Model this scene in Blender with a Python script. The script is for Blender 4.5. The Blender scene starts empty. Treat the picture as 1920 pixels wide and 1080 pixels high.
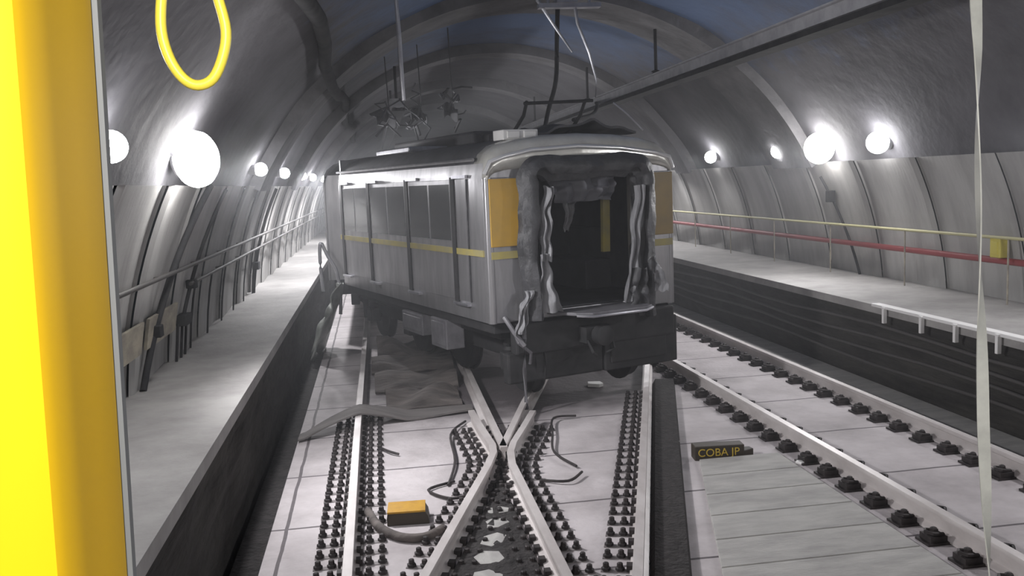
import bpy, math, random
from mathutils import Vector, Matrix, noise
random.seed(7)
S = bpy.context.scene
C = S.collection
PI = math.pi

# ------------------------------------------------------------------ camera, world, exposure
F_PX = 1700.0
cam_d = bpy.data.cameras.new('camera')
cam_d.sensor_width = 36.0
cam_d.lens = 36.0 * F_PX / 1920.0
cam_d.clip_start = 0.05
cam_d.clip_end = 300
cam = bpy.data.objects.new('camera', cam_d)
C.objects.link(cam)
cam.matrix_world = Matrix(((0.98773, 0.05952, -0.14441, 0.0),
                           (-0.15027, 0.10981, -0.98253, 0.0),
                           (-0.04263, 0.99217, 0.11741, 2.76),
                           (0, 0, 0, 1)))
S.camera = cam
w = bpy.data.worlds.new('world')
S.world = w
w.use_nodes = True
w.node_tree.nodes['Background'].inputs[0].default_value = (0.02, 0.022, 0.026, 1)
w.node_tree.nodes['Background'].inputs[1].default_value = 0.3
S.view_settings.view_transform = 'Standard'
S.view_settings.look = 'None'
S.view_settings.gamma = 1.0
S.view_settings.use_curve_mapping = False
S.view_settings.exposure = 0.0
S.cycles.max_bounces = 8
S.cycles.diffuse_bounces = 4
S.cycles.glossy_bounces = 3
S.cycles.use_denoising = True
S.cycles.sample_clamp_indirect = 4.0

BULKHEAD_W = 75.0      # power of one small wall lamp
FLOOD_W = 640.0         # power of one floodlight
HAZE = 0.0095               # density of the dust in the air
CAB_W = 240.0           # lamp in the cab we look out of


# ------------------------------------------------------------------ materials
def new_mat(name):
    m = bpy.data.materials.new(name)
    m.use_nodes = True
    nt = m.node_tree
    return m, nt, nt.nodes['Principled BSDF']


def mat(name, col, rough=0.7, metal=0.0, col2=None, scale=4.0, detail=6.0, bump=0.0, bscale=20.0,
        stretch=(1, 1, 1), lo=0.35, hi=0.65, emit=None, estr=0.0, spec=0.5, coat=0.0, rough2=None):
    m, nt, b = new_mat(name)
    N, L = nt.nodes, nt.links
    b.inputs['Base Color'].default_value = (*col, 1)
    b.inputs['Roughness'].default_value = rough
    b.inputs['Metallic'].default_value = metal
    b.inputs['Specular IOR Level'].default_value = spec
    b.inputs['Coat Weight'].default_value = coat
    if emit:
        b.inputs['Emission Color'].default_value = (*emit, 1)
        b.inputs['Emission Strength'].default_value = estr
    if col2 or bump:
        tc = N.new('ShaderNodeTexCoord')
        mp = N.new('ShaderNodeMapping')
        mp.inputs['Scale'].default_value = stretch
        L.new(tc.outputs['Object'], mp.inputs['Vector'])
    if col2:
        nz = N.new('ShaderNodeTexNoise')
        nz.inputs['Scale'].default_value = scale
        nz.inputs['Detail'].default_value = detail
        nz.inputs['Roughness'].default_value = 0.62
        L.new(mp.outputs[0], nz.inputs['Vector'])
        mr = N.new('ShaderNodeMapRange')
        mr.inputs[1].default_value = lo
        mr.inputs[2].default_value = hi
        L.new(nz.outputs[0], mr.inputs[0])
        mx = N.new('ShaderNodeMix')
        mx.data_type = 'RGBA'
        mx.inputs[6].default_value = (*col, 1)
        mx.inputs[7].default_value = (*col2, 1)
        L.new(mr.outputs[0], mx.inputs[0])
        L.new(mx.outputs[2], b.inputs['Base Color'])
        if rough2 is not None:
            m2 = N.new('ShaderNodeMapRange')
            m2.inputs[1].default_value = lo
            m2.inputs[2].default_value = hi
            m2.inputs[3].default_value = rough
            m2.inputs[4].default_value = rough2
            L.new(nz.outputs[0], m2.inputs[0])
            L.new(m2.outputs[0], b.inputs['Roughness'])
    if bump:
        bz = N.new('ShaderNodeTexNoise')
        bz.inputs['Scale'].default_value = bscale
        bz.inputs['Detail'].default_value = 8
        L.new(mp.outputs[0], bz.inputs['Vector'])
        bp = N.new('ShaderNodeBump')
        bp.inputs['Strength'].default_value = bump
        bp.inputs['Distance'].default_value = 0.05
        L.new(bz.outputs[0], bp.inputs['Height'])
        L.new(bp.outputs[0], b.inputs['Normal'])
    return m


def math_node(nt, op, a, b=None, c=None):
    n = nt.nodes.new('ShaderNodeMath')
    n.operation = op
    for i, v in enumerate((a, b, c)):
        if v is None:
            continue
        if isinstance(v, (int, float)):
            n.inputs[i].default_value = v
        else:
            nt.links.new(v, n.inputs[i])
    return n.outputs[0]


def slab_material():
    """pale track concrete with sawn joints and a dark patch under the car"""
    m = mat('track_concrete', (0.54, 0.50, 0.51), 0.75, col2=(0.33, 0.30, 0.305), scale=1.3, bump=0.25, bscale=14, lo=0.38, hi=0.72)
    nt = m.node_tree
    N, L = nt.nodes, nt.links
    b = N['Principled BSDF']
    src = b.inputs['Base Color'].links[0].from_socket
    tc = N.new('ShaderNodeTexCoord')
    nz = N.new('ShaderNodeTexNoise')
    nz.inputs['Scale'].default_value = 2.2
    L.new(tc.outputs['Object'], nz.inputs['Vector'])
    sep = N.new('ShaderNodeSeparateXYZ')
    L.new(tc.outputs['Object'], sep.inputs[0])
    wob = math_node(nt, 'MULTIPLY_ADD', nz.outputs[0], 0.03, -0.015)
    x = math_node(nt, 'ADD', sep.outputs[0], wob)
    y = math_node(nt, 'ADD', sep.outputs[1], wob)

    def line(v, c, period, half):
        t = math_node(nt, 'MULTIPLY_ADD', v, 1.0 / period, -c / period)
        t = math_node(nt, 'ADD', t, 0.5)
        t = math_node(nt, 'FRACT', t)
        t = math_node(nt, 'SUBTRACT', t, 0.5)
        t = math_node(nt, 'ABSOLUTE', t)
        return math_node(nt, 'LESS_THAN', t, half / period)
    a = line(y, 9.32, 1.45, 0.016)
    bb = line(x, -0.93, 100.0, 0.016)
    j = math_node(nt, 'MAXIMUM', a, bb)
    j = math_node(nt, 'MULTIPLY', j, 0.85)
    px = math_node(nt, 'MULTIPLY_ADD', sep.outputs[0], 1 / 2.3, -1.95 / 2.3)  # elliptical dark patch reaching under the car and the mats
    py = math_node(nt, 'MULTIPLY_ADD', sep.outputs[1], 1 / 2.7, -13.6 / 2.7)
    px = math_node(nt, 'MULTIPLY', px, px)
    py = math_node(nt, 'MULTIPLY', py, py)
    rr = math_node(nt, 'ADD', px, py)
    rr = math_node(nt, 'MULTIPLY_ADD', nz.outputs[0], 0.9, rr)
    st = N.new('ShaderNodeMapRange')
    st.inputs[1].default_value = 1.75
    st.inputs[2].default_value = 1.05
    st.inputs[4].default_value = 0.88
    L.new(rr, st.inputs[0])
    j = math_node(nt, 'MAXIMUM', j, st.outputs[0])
    mx = N.new('ShaderNodeMix')
    mx.data_type = 'RGBA'
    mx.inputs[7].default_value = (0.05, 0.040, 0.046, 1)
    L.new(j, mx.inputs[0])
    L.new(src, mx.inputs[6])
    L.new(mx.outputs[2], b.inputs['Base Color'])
    return m


def vault_material():
    """dark sprayed concrete; a blue-grey patch along the crown paints in a bluish reflection"""
    m = mat('sprayed_concrete', (0.135, 0.133, 0.146), 0.85, col2=(0.085, 0.083, 0.092), scale=1.1, bump=0.3, bscale=5, lo=0.35, hi=0.7)
    nt = m.node_tree
    N, L = nt.nodes, nt.links
    b = N['Principled BSDF']
    src = b.inputs['Base Color'].links[0].from_socket
    tc = N.new('ShaderNodeTexCoord')
    mp = N.new('ShaderNodeMapping')
    mp.inputs['Location'].default_value = (-3.2 / 3.3, -13.0 / 9.5, -5.6 / 2.4)
    mp.inputs['Scale'].default_value = (1 / 3.3, 1 / 9.5, 1 / 2.4)
    L.new(tc.outputs['Object'], mp.inputs['Vector'])
    ln = N.new('ShaderNodeVectorMath')
    ln.operation = 'LENGTH'
    L.new(mp.outputs[0], ln.inputs[0])
    nz = N.new('ShaderNodeTexNoise')
    nz.inputs['Scale'].default_value = 1.6
    nz.inputs['Detail'].default_value = 12
    nz.inputs['Roughness'].default_value = 0.72
    L.new(tc.outputs['Object'], nz.inputs['Vector'])
    d = math_node(nt, 'MULTIPLY_ADD', nz.outputs[0], 1.1, ln.outputs['Value'])
    mr = N.new('ShaderNodeMapRange')
    mr.inputs[1].default_value = 1.75
    mr.inputs[2].default_value = 1.25
    L.new(d, mr.inputs[0])
    mx = N.new('ShaderNodeMix')
    mx.data_type = 'RGBA'
    mx.inputs[7].default_value = (0.12, 0.17, 0.29, 1)  # blue tint painting a bluish reflection onto the crown
    L.new(mr.outputs[0], mx.inputs[0])
    L.new(src, mx.inputs[6])
    L.new(mx.outputs[2], b.inputs['Base Color'])
    return m


M = {}
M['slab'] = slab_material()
M['cover'] = mat('cover_concrete', (0.45, 0.44, 0.42), 0.8, col2=(0.33, 0.32, 0.31), scale=2.5, bump=0.2, bscale=18, stretch=(1, 3, 1))
M['vault'] = vault_material()
M['rib'] = mat('rib_concrete', (0.20, 0.195, 0.205), 0.85, col2=(0.12, 0.118, 0.125), scale=1.4, bump=0.4, bscale=8)
M['lining'] = mat('wall_lining', (0.40, 0.395, 0.385), 0.72, col2=(0.25, 0.24, 0.235), scale=0.9, bump=0.12, bscale=6, stretch=(1, 2.5, 0.6), lo=0.4, hi=0.75)
M['walk'] = mat('walkway_concrete', (0.36, 0.35, 0.34), 0.8, col2=(0.25, 0.24, 0.235), scale=1.6, bump=0.15, bscale=16)
M['face'] = mat('sooty_masonry', (0.018, 0.016, 0.0155), 0.9, col2=(0.045, 0.042, 0.038), scale=2.2, bump=0.9, bscale=5, stretch=(1, 0.5, 2.5))
M['black'] = mat('black_ballast', (0.02, 0.018, 0.018), 0.95, col2=(0.045, 0.04, 0.04), scale=9, bump=0.8, bscale=25)
M['rail'] = mat('dusty_rail_steel', (0.66, 0.62, 0.61), 0.42, 0.15, col2=(0.48, 0.44, 0.43), scale=3, stretch=(1, 0.4, 1))
M['iron'] = mat('black_iron', (0.022, 0.019, 0.02), 0.65, 0.2, col2=(0.05, 0.042, 0.042), scale=12)
M['sole'] = mat('dusty_sole_plate', (0.27, 0.25, 0.25), 0.85, col2=(0.15, 0.135, 0.135), scale=7)
M['under'] = mat('underframe_black', (0.018, 0.018, 0.02), 0.7, 0.1, col2=(0.035, 0.034, 0.036), scale=5)
M['boxgrey'] = mat('equipment_grey', (0.22, 0.215, 0.23), 0.55, 0.2, col2=(0.14, 0.135, 0.15), scale=4)
M['steel'] = mat('stainless_steel', (0.44, 0.435, 0.45), 0.33, 0.75, col2=(0.33, 0.325, 0.34), scale=2.0, stretch=(3, 3, 0.6), rough2=0.42)
M['steelbright'] = mat('bright_roof_steel', (0.72, 0.71, 0.67), 0.2, 0.4, col2=(0.55, 0.54, 0.50), scale=3, bump=0.15, bscale=3)
M['roof'] = mat('dirty_roof', (0.10, 0.10, 0.11), 0.7, 0.2, col2=(0.06, 0.06, 0.065), scale=3)
M['yellow'] = mat('yellow_panel', (0.52, 0.30, 0.035), 0.42, col2=(0.40, 0.25, 0.05), scale=2)
M['darker'] = mat('brown_yellow_panel', (0.30, 0.205, 0.07), 0.45, col2=(0.22, 0.165, 0.08), scale=2.5)  # darker, browner yellow for the right-hand end panel
M['stripe'] = mat('yellow_stripe', (0.46, 0.38, 0.09), 0.4, col2=(0.33, 0.29, 0.14), scale=3)
M['rubber'] = mat('torn_rubber', (0.030, 0.030, 0.033), 0.55, col2=(0.06, 0.06, 0.066), scale=4, bump=0.5, bscale=8)
M['canvas'] = mat('grey_canvas', (0.30, 0.30, 0.315), 0.6, col2=(0.14, 0.14, 0.15), scale=4, bump=0.4, bscale=8, stretch=(2, 2, 0.4))
M['glass'] = mat('dark_window', (0.19, 0.195, 0.20), 0.16, 0.7, spec=0.8)
M['inner'] = mat('dark_interior', (0.05, 0.05, 0.058), 0.6, col2=(0.08, 0.08, 0.09), scale=3)
M['innerpanel'] = mat('interior_panel', (0.10, 0.10, 0.115), 0.55, col2=(0.075, 0.075, 0.085), scale=2)
M['chrome'] = mat('polished_pole', (0.80, 0.80, 0.81), 0.22, 0.5)
M['paint'] = mat('cab_yellow_paint', (0.86, 0.52, 0.008), 0.5, spec=0.18)
M['seal'] = mat('grey_seal', (0.17, 0.18, 0.19), 0.6)
M['loop'] = mat('yellow_strap', (0.84, 0.70, 0.07), 0.4)
M['cord'] = mat('white_strap', (0.36, 0.365, 0.345), 0.5, col2=(0.28, 0.285, 0.27), scale=20)
M['box'] = mat('box_yellow', (0.50, 0.27, 0.015), 0.5, col2=(0.40, 0.21, 0.02), scale=12)
M['boxdark'] = mat('box_dark', (0.045, 0.035, 0.025), 0.6)
M['letters'] = mat('letter_yellow', (0.62, 0.44, 0.06), 0.6)
M['mat'] = mat('dusty_mat', (0.17, 0.148, 0.138), 0.9, col2=(0.055, 0.047, 0.045), scale=3, bump=0.6, bscale=6, stretch=(0.6, 2, 1))
M['plank'] = mat('dusty_plank', (0.17, 0.155, 0.15), 0.85, col2=(0.11, 0.10, 0.097), scale=3, stretch=(0.5, 3, 1))
M['pipe'] = mat('dark_pipe', (0.03, 0.03, 0.034), 0.85, col2=(0.05, 0.05, 0.052), scale=4, spec=0.15)
M['handrail'] = mat('dull_handrail', (0.075, 0.07, 0.068), 0.6, 0.2)
M['handyellow'] = mat('pale_yellow_rail', (0.50, 0.47, 0.26), 0.5)
M['red'] = mat('red_pipe_paint', (0.30, 0.055, 0.06), 0.5)
M['boxyel'] = mat('call_box_yellow', (0.58, 0.50, 0.10), 0.5)
M['white'] = mat('white_plastic', (0.78, 0.77, 0.76), 0.5)
M['alu'] = mat('aluminium_bar', (0.62, 0.62, 0.65), 0.4, 0.9, col2=(0.45, 0.45, 0.5), scale=5)
M['barpaint'] = mat('grey_bar', (0.36, 0.36, 0.38), 0.5, 0.1, col2=(0.24, 0.24, 0.26), scale=4)
M['green'] = mat('torn_grey_green_panel', (0.46, 0.48, 0.45), 0.5, 0.2, col2=(0.22, 0.235, 0.215), scale=3, bump=0.3, bscale=5)
M['housing'] = mat('lamp_housing', (0.25, 0.25, 0.26), 0.5, 0.4)
M['lens'] = mat('lit_lens', (1, 1, 1), 0.3, emit=(1.0, 0.99, 1.0), estr=40.0)
M['lensbig'] = mat('lit_flood_lens', (1, 1, 1), 0.3, emit=(1.0, 0.98, 0.96), estr=50.0)
M['tray'] = mat('cable_tray', (0.42, 0.38, 0.30), 0.7, col2=(0.22, 0.20, 0.175), scale=2.5, stretch=(1, 1, 2))


# ------------------------------------------------------------------ mesh builder
class MB:
    def __init__(self):
        self.v, self.f, self.mi = [], [], []

    def quadmesh(self, vs, fs, mi=0):
        o = len(self.v)
        self.v += [tuple(p) for p in vs]
        self.f += [tuple(i + o for i in q) for q in fs]
        self.mi += [mi] * len(fs)
        return self

    def box(self, x0, x1, y0, y1, z0, z1, mi=0):
        vs = [(x, y, z) for z in (z0, z1) for y in (y0, y1) for x in (x0, x1)]
        fs = [(0, 2, 3, 1), (4, 5, 7, 6), (0, 1, 5, 4), (2, 6, 7, 3), (0, 4, 6, 2), (1, 3, 7, 5)]
        return self.quadmesh(vs, fs, mi)

    def prism(self, poly, axis, a, b, mi=0):
        """closed polygon (p,q) extruded along axis 'x','y' or 'z' from a to b"""
        def P(p, q, t):
            return {'x': (t, p, q), 'y': (p, t, q), 'z': (p, q, t)}[axis]
        n = len(poly)
        vs = [P(p, q, a) for p, q in poly] + [P(p, q, b) for p, q in poly]
        fs = [(i, (i + 1) % n, n + (i + 1) % n, n + i) for i in range(n)]
        fs += [tuple(range(n))[::-1], tuple(range(n, 2 * n))]
        return self.quadmesh(vs, fs, mi)

    def tube(self, pts, r, n=8, mi=0, closed=False, flat=1.0, up=(0, 0, 1)):
        pts = [Vector(p) for p in pts]
        k = len(pts)
        rings = []
        up = Vector(up)
        for i in range(k):
            a = pts[(i - 1) % k] if (i or closed) else pts[i]
            c = pts[(i + 1) % k] if (i < k - 1 or closed) else pts[i]
            t = (c - a).normalized()
            s = t.cross(up)
            if s.length < 1e-3:
                s = t.cross(Vector((0, 1, 0)))
            s.normalize()
            u = s.cross(t).normalized()
            rr = r[i] if isinstance(r, (list, tuple)) else r
            rings.append([pts[i] + (s * math.cos(2 * PI * j / n) + u * math.sin(2 * PI * j / n) * flat) * rr for j in range(n)])
        vs = [p for q in rings for p in q]
        fs = []
        for i in range(k if closed else k - 1):
            i2 = (i + 1) % k
            for j in range(n):
                j2 = (j + 1) % n
                fs.append((i * n + j, i * n + j2, i2 * n + j2, i2 * n + j))
        if not closed:
            fs += [tuple(range(n)), tuple(range((k - 1) * n, k * n))[::-1]]
        return self.quadmesh(vs, fs, mi)

    def lathe(self, prof, n=24, axis='z', o=(0, 0, 0), mi=0):
        """profile (r, h) turned about an axis through o"""
        vs = []
        for r, h in prof:
            for j in range(n):
                a = 2 * PI * j / n
                c, s = r * math.cos(a), r * math.sin(a)
                p = {'z': (c, s, h), 'y': (c, h, s), 'x': (h, c, s)}[axis]
                vs.append((p[0] + o[0], p[1] + o[1], p[2] + o[2]))
        fs = []
        for i in range(len(prof) - 1):
            for j in range(n):
                j2 = (j + 1) % n
                fs.append((i * n + j, i * n + j2, (i + 1) * n + j2, (i + 1) * n + j))
        fs += [tuple(range(n)), tuple(range((len(prof) - 1) * n, len(prof) * n))[::-1]]
        return self.quadmesh(vs, fs, mi)

    def grid(self, fn, nu, nv, thick=0.0, mi=0):
        """surface fn(u, v) with u, v in 0..1; given thickness along the local normal"""
        P = [[Vector(fn(i / nu, j / nv)) for j in range(nv + 1)] for i in range(nu + 1)]
        if not thick:
            vs = [p for r in P for p in r]
            fs = [(i * (nv + 1) + j, (i + 1) * (nv + 1) + j, (i + 1) * (nv + 1) + j + 1, i * (nv + 1) + j + 1) for i in range(nu) for j in range(nv)]
            return self.quadmesh(vs, fs, mi)
        Q = []
        for i in range(nu + 1):
            row = []
            for j in range(nv + 1):
                du = P[min(i + 1, nu)][j] - P[max(i - 1, 0)][j]
                dv = P[i][min(j + 1, nv)] - P[i][max(j - 1, 0)]
                nn = du.cross(dv)
                nn = nn.normalized() if nn.length > 1e-9 else Vector((0, 0, 1))
                row.append(P[i][j] - nn * thick)
            Q.append(row)
        W = nv + 1
        T = (nu + 1) * W
        vs = [p for r in P for p in r] + [p for r in Q for p in r]
        fs = []
        for i in range(nu):
            for j in range(nv):
                a, b, c, d = i * W + j, (i + 1) * W + j, (i + 1) * W + j + 1, i * W + j + 1
                fs += [(a, b, c, d), (T + d, T + c, T + b, T + a)]
        for i in range(nu):
            for j in (0, nv):
                a, b = i * W + j, (i + 1) * W + j
                fs.append((a, b, T + b, T + a) if j else (b, a, T + a, T + b))
        for j in range(nv):
            for i in (0, nu):
                a, b = i * W + j, i * W + j + 1
                fs.append((b, a, T + a, T + b) if i else (a, b, T + b, T + a))
        return self.quadmesh(vs, fs, mi)

    def sweep(self, prof, path, mi=0):
        """profile (side, height) swept along a level polyline, mitred"""
        path = [Vector(p) for p in path]
        n, k = len(prof), len(path)
        vs = []
        for i in range(k):
            a, c = path[max(i - 1, 0)], path[min(i + 1, k - 1)]
            t = (c - a)
            t.z = 0
            t.normalize()
            s = Vector((t.y, -t.x, 0))
            for p, q in prof:
                vs.append(path[i] + s * p + Vector((0, 0, q)))
        fs = [(i * n + j, i * n + (j + 1) % n, (i + 1) * n + (j + 1) % n, (i + 1) * n + j) for i in range(k - 1) for j in range(n)]
        fs += [tuple(range(n))[::-1], tuple(range((k - 1) * n, k * n))]
        return self.quadmesh(vs, fs, mi)

    def mesh(self, name, mats, smooth=None):
        me = bpy.data.meshes.new(name)
        me.from_pydata(self.v, [], self.f)
        for m in (mats if isinstance(mats, (list, tuple)) else [mats]):
            me.materials.append(m)
        me.polygons.foreach_set('material_index', self.mi)
        import bmesh
        bm = bmesh.new()
        bm.from_mesh(me)
        bmesh.ops.recalc_face_normals(bm, faces=bm.faces)
        bm.to_mesh(me)
        bm.free()
        if smooth is not None:
            me.polygons.foreach_set('use_smooth', [True] * len(me.polygons))
            me.set_sharp_from_angle(angle=math.radians(smooth))
        me.update()
        return me

    def build(self, name, mats, parent=None, smooth=None, bevel=0.0):
        o = bpy.data.objects.new(name, self.mesh(name, mats, smooth))
        C.objects.link(o)
        if parent is not None:
            o.parent = parent
        if bevel:
            md = o.modifiers.new('bevel', 'BEVEL')
            md.width = bevel
            md.segments = 2
            md.limit_method = 'ANGLE'
        return o


def smooth_path(pts, n=5):
    out = []
    k = len(pts)
    for i in range(k - 1):
        p0, p1, p2, p3 = (Vector(pts[min(max(i + d, 0), k - 1)]) for d in (-1, 0, 1, 2))
        for q in range(n):
            u = q / n
            out.append(0.5 * ((2 * p1) + (-p0 + p2) * u + (2 * p0 - 5 * p1 + 4 * p2 - p3) * u * u + (-p0 + 3 * p1 - 3 * p2 + p3) * u ** 3))
    return out + [Vector(pts[-1])]


def tag(o, label=None, cat=None, group=None, kind=None):
    for k, v in (('label', label), ('category', cat), ('group', group), ('kind', kind)):
        if v:
            o[k] = v
    return o


def thing(name, label, cat, loc=(0, 0, 0), rz=0.0, group=None):
    o = bpy.data.objects.new(name, None)
    C.objects.link(o)
    o.empty_display_size = 0.1
    o.location = loc
    o.rotation_euler = (0, 0, rz)
    return tag(o, label, cat, group)


def copy_tree(o, parent=None):
    c = o.copy()
    C.objects.link(c)
    if parent is not None:
        c.parent = parent
    for ch in list(o.children):
        copy_tree(ch, c)
    return c


def struct(o, label=None, cat=None):
    return tag(o, label, cat, None, 'structure')


# ------------------------------------------------------------------ the tunnel
CX, ZC, R = 2.95, 0.5, 5.42
Y0, Y1 = -8.0, 62.0


def arc(z, r=R):
    return math.sqrt(max(r * r - (z - ZC) ** 2, 0))


def ring_pt(a, y, r=R):
    return (CX + r * math.cos(a), y, ZC + r * math.sin(a))


# floor: pale slab, dark channel beside the walkway, low kerb strip by the right-hand masonry
f = MB()
f.box(-1.06, 5.98, Y0, Y1, -0.5, -0.19)
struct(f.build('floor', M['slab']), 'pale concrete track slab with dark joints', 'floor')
f = MB()
f.box(-1.32, -1.055, Y0, Y1, -0.5, -0.27)
struct(f.build('trim_1', M['black']), 'black drainage channel along the left walkway', 'channel')
f = MB()
f.box(5.985, 6.56, Y0, Y1, -0.5, -0.16)
struct(f.build('trim_2', M['cover']), 'grey strip of floor between outer rail and masonry', 'floor strip')


def walkway(name, xe, xw, sgn, label):
    """raised walkway: pale top with a thin lip, sooty rough face"""
    m = MB()
    ys = [Y0 + i * 0.5 for i in range(int((Y1 - Y0) / 0.5) + 1)]
    zs = [-0.45, -0.2, 0.02, 0.2, 0.38, 0.55, 0.7, 0.80]
    rows = []
    for y in ys:
        row = []
        for k, z in enumerate(zs):
            dx = 0.06 + 0.05 * noise.noise(Vector((xe * 3, y * 0.9, z * 3.1))) + (0.03 if k % 2 else 0)
            row.append((xe + sgn * dx, y, z))
        rows.append(row)
    vs = [p for r in rows for p in r]
    n = len(zs)
    fs = [(i * n + j, i * n + j + 1, (i + 1) * n + j + 1, (i + 1) * n + j) for i in range(len(ys) - 1) for j in range(n - 1)]
    m.quadmesh(vs, fs, 1)
    a, b = (xw, xe) if sgn < 0 else (xe, xw)
    m.box(a, b, Y0, Y1, 0.79, 0.90, 0)
    return struct(m.build(name, [M['walk'], M['face']]), label, 'walkway')


walkway('floor_left', -1.30, -2.9, -1, 'raised concrete walkway along the left wall')
walkway('floor_right', 6.55, 8.85, 1, 'raised concrete walkway along the right wall')


def lining(name, side, label):
    """curved wall panels, each lapping a little over the next"""
    m = MB()
    P = 1.72
    zs = [0.88 + (2.85 - 0.88) * i / 12 for i in range(13)]
    k = 0
    y = 1.9 - P * 7
    while y < Y1:
        near, far = R - 0.10, R - 0.015
        for (ya, yb, ra, rb) in ((y, y + 0.10, near + 0.03, near), (y + 0.10, y + P, near, far), (y + P, y + P + 0.001, far, near + 0.05)):
            vs, fs = [], []
            for z in zs:
                vs.append((CX + side * arc(z, ra), ya, z))
                vs.append((CX + side * arc(z, rb), yb, z))
            for i in range(12):
                fs.append((2 * i, 2 * i + 1, 2 * i + 3, 2 * i + 2))
            m.quadmesh(vs, fs)
        # top edge of the panel
        z = 2.85
        m.quadmesh([(CX + side * arc(z, near), y, z), (CX + side * arc(z, far), y + P, z), (CX + side * (R + 0.1), y + P, z), (CX + side * (R + 0.1), y, z)], [(0, 1, 2, 3)])
        y += P
        k += 1
    return struct(m.build(name, M['lining']), label, 'wall')


lining('wall_left', -1, 'curved pale wall panels along the left walkway')
lining('wall_right', 1, 'curved pale wall panels along the right walkway')

# vault
m = MB()
a0 = math.asin((2.82 - ZC) / R)
NA = 48
ys = [Y0 + i * 1.0 for i in range(int(Y1 - Y0) + 1)]
vs, fs = [], []
for y in ys:
    for i in range(NA + 1):
        a = PI - a0 - (PI - 2 * a0) * i / NA
        p = Vector(ring_pt(a, y, R + 0.05))
        dn = 0.06 * noise.noise(Vector((p.x * 0.8, y * 0.45, p.z * 0.8)))
        vs.append(ring_pt(a, y, R + 0.06 + dn))
for i in range(len(ys) - 1):
    for j in range(NA):
        fs.append((i * (NA + 1) + j, (i + 1) * (NA + 1) + j, (i + 1) * (NA + 1) + j + 1, i * (NA + 1) + j + 1))
m.quadmesh(vs, fs)
struct(m.build('ceiling', M['vault'], smooth=60), 'dark sprayed concrete tunnel vault', 'ceiling')


def rib(name, ya, yb, t, label, b0=0.0):
    m = MB()
    vs, fs = [], []
    n = 56
    for i in range(n + 1):
        a = PI - a0 - (PI - 2 * a0) * i / n
        for (y, r) in ((ya, R + 0.2), (ya, R - t), (yb, R - t * 0.9), (yb, R + 0.2)):
            vs.append(ring_pt(a, y, r))
    for i in range(n):
        for j in range(4):
            j2 = (j + 1) % 4
            fs.append((i * 4 + j, i * 4 + j2, (i + 1) * 4 + j2, (i + 1) * 4 + j))
    fs += [(0, 1, 2, 3), (n * 4, n * 4 + 3, n * 4 + 2, n * 4 + 1)]
    m.quadmesh(vs, fs)
    return struct(m.build(name, M['rib']), label, 'rib')


rib('trim_3', 15.3, 16.9, 0.13, 'nearest raised concrete rib across the vault')
rib('trim_4', 21.6, 22.6, 0.16, 'second raised concrete rib across the vault')
rib('trim_5', 28.5, 29.6, 0.2, 'third raised concrete rib across the vault')
rib('trim_6', 37, 38, 0.2, 'farthest raised concrete rib across the vault')

m = MB()
m.box(-4, 10, Y1, Y1 + 0.3, -0.6, 7)
struct(m.build('wall_front', M['vault']), 'dark far end of the tunnel', 'wall')
m = MB()
m.box(-4, 10, Y0 - 0.3, Y0, -0.6, 7)
struct(m.build('wall_back', M['vault']), 'dark tunnel behind the camera', 'wall')


# ------------------------------------------------------------------ lamps
def lamp_at(side, y, label, big=False, power=None, group=None, r=0.12):
    """wall lamp on the vault just above the lining; its own light sits in front of the lens"""
    z = 3.10
    x = CX + side * (arc(z) - 0.03)
    name = 'floodlight' if big else 'wall_lamp'
    t = thing(name, label, 'lamp', (x, y, z), PI if side > 0 else 0.0, group)
    if big:
        t.rotation_euler = (0, 0, PI + 0.6 if side > 0 else -0.5)
        h = MB()
        h.lathe([(0.08, -0.10), (0.14, -0.05), (0.21, 0.02), (0.22, 0.06), (0.20, 0.08)], 28, 'x')
        h.build('housing', M['housing'], t, smooth=40)
        b = MB()
        b.tube([(0.16, -0.22, 0.0), (0.05, -0.27, 0.06), (-0.10, -0.24, 0.10), (-0.12, 0.0, 0.10), (-0.10, 0.24, 0.10), (0.05, 0.27, 0.06), (0.16, 0.22, 0.0)], 0.018)
        b.build('bracket', M['housing'], t)
        l = MB()
        l.lathe([(0.22, 0.06), (0.255, 0.10), (0.27, 0.15), (0.255, 0.21), (0.21, 0.26), (0.13, 0.30), (0.04, 0.315)], 28, 'x', (0, 0, -0.01))
        l.build('lens', M['lensbig'], t, smooth=60)
    else:
        h = MB()
        h.lathe([(r * 0.7, -0.12), (r * 0.75, -0.02), (r * 0.6, 0.0)], 20, 'x')
        h.build('housing', M['housing'], t, smooth=40)
        l = MB()
        l.lathe([(r * math.sin(q * PI / 12), 0.06 - r * math.cos(q * PI / 12)) for q in range(1, 12)], 20, 'x')
        l.build('lens', M['lens'], t, smooth=60)
    ld = bpy.data.lights.new('lamp_light', 'SPOT')
    ld.energy = power if power else (FLOOD_W if big else BULKHEAD_W)
    ld.color = (0.985, 0.975, 1.0)
    ld.shadow_soft_size = 0.12 if big else 0.08
    ld.spot_size = math.radians(165)
    ld.spot_blend = 0.7
    if y > 17.5:
        ld.spot_size = PI
        ld.spot_blend = 0.3
    lo = bpy.data.objects.new('lamp_light', ld)
    C.objects.link(lo)
    lo.parent = t
    lo.location = (0.42 if big else 0.34, 0, -0.06)
    if big:
        ld.spot_size = math.radians(135)
        ld.spot_blend = 0.9
    lo.rotation_euler = Vector((0.72, 0.38 if side < 0 else -0.1, -0.62) if big else (0.62, 0, -0.78)).to_track_quat('-Z', 'Y').to_euler()
    return t


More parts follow.
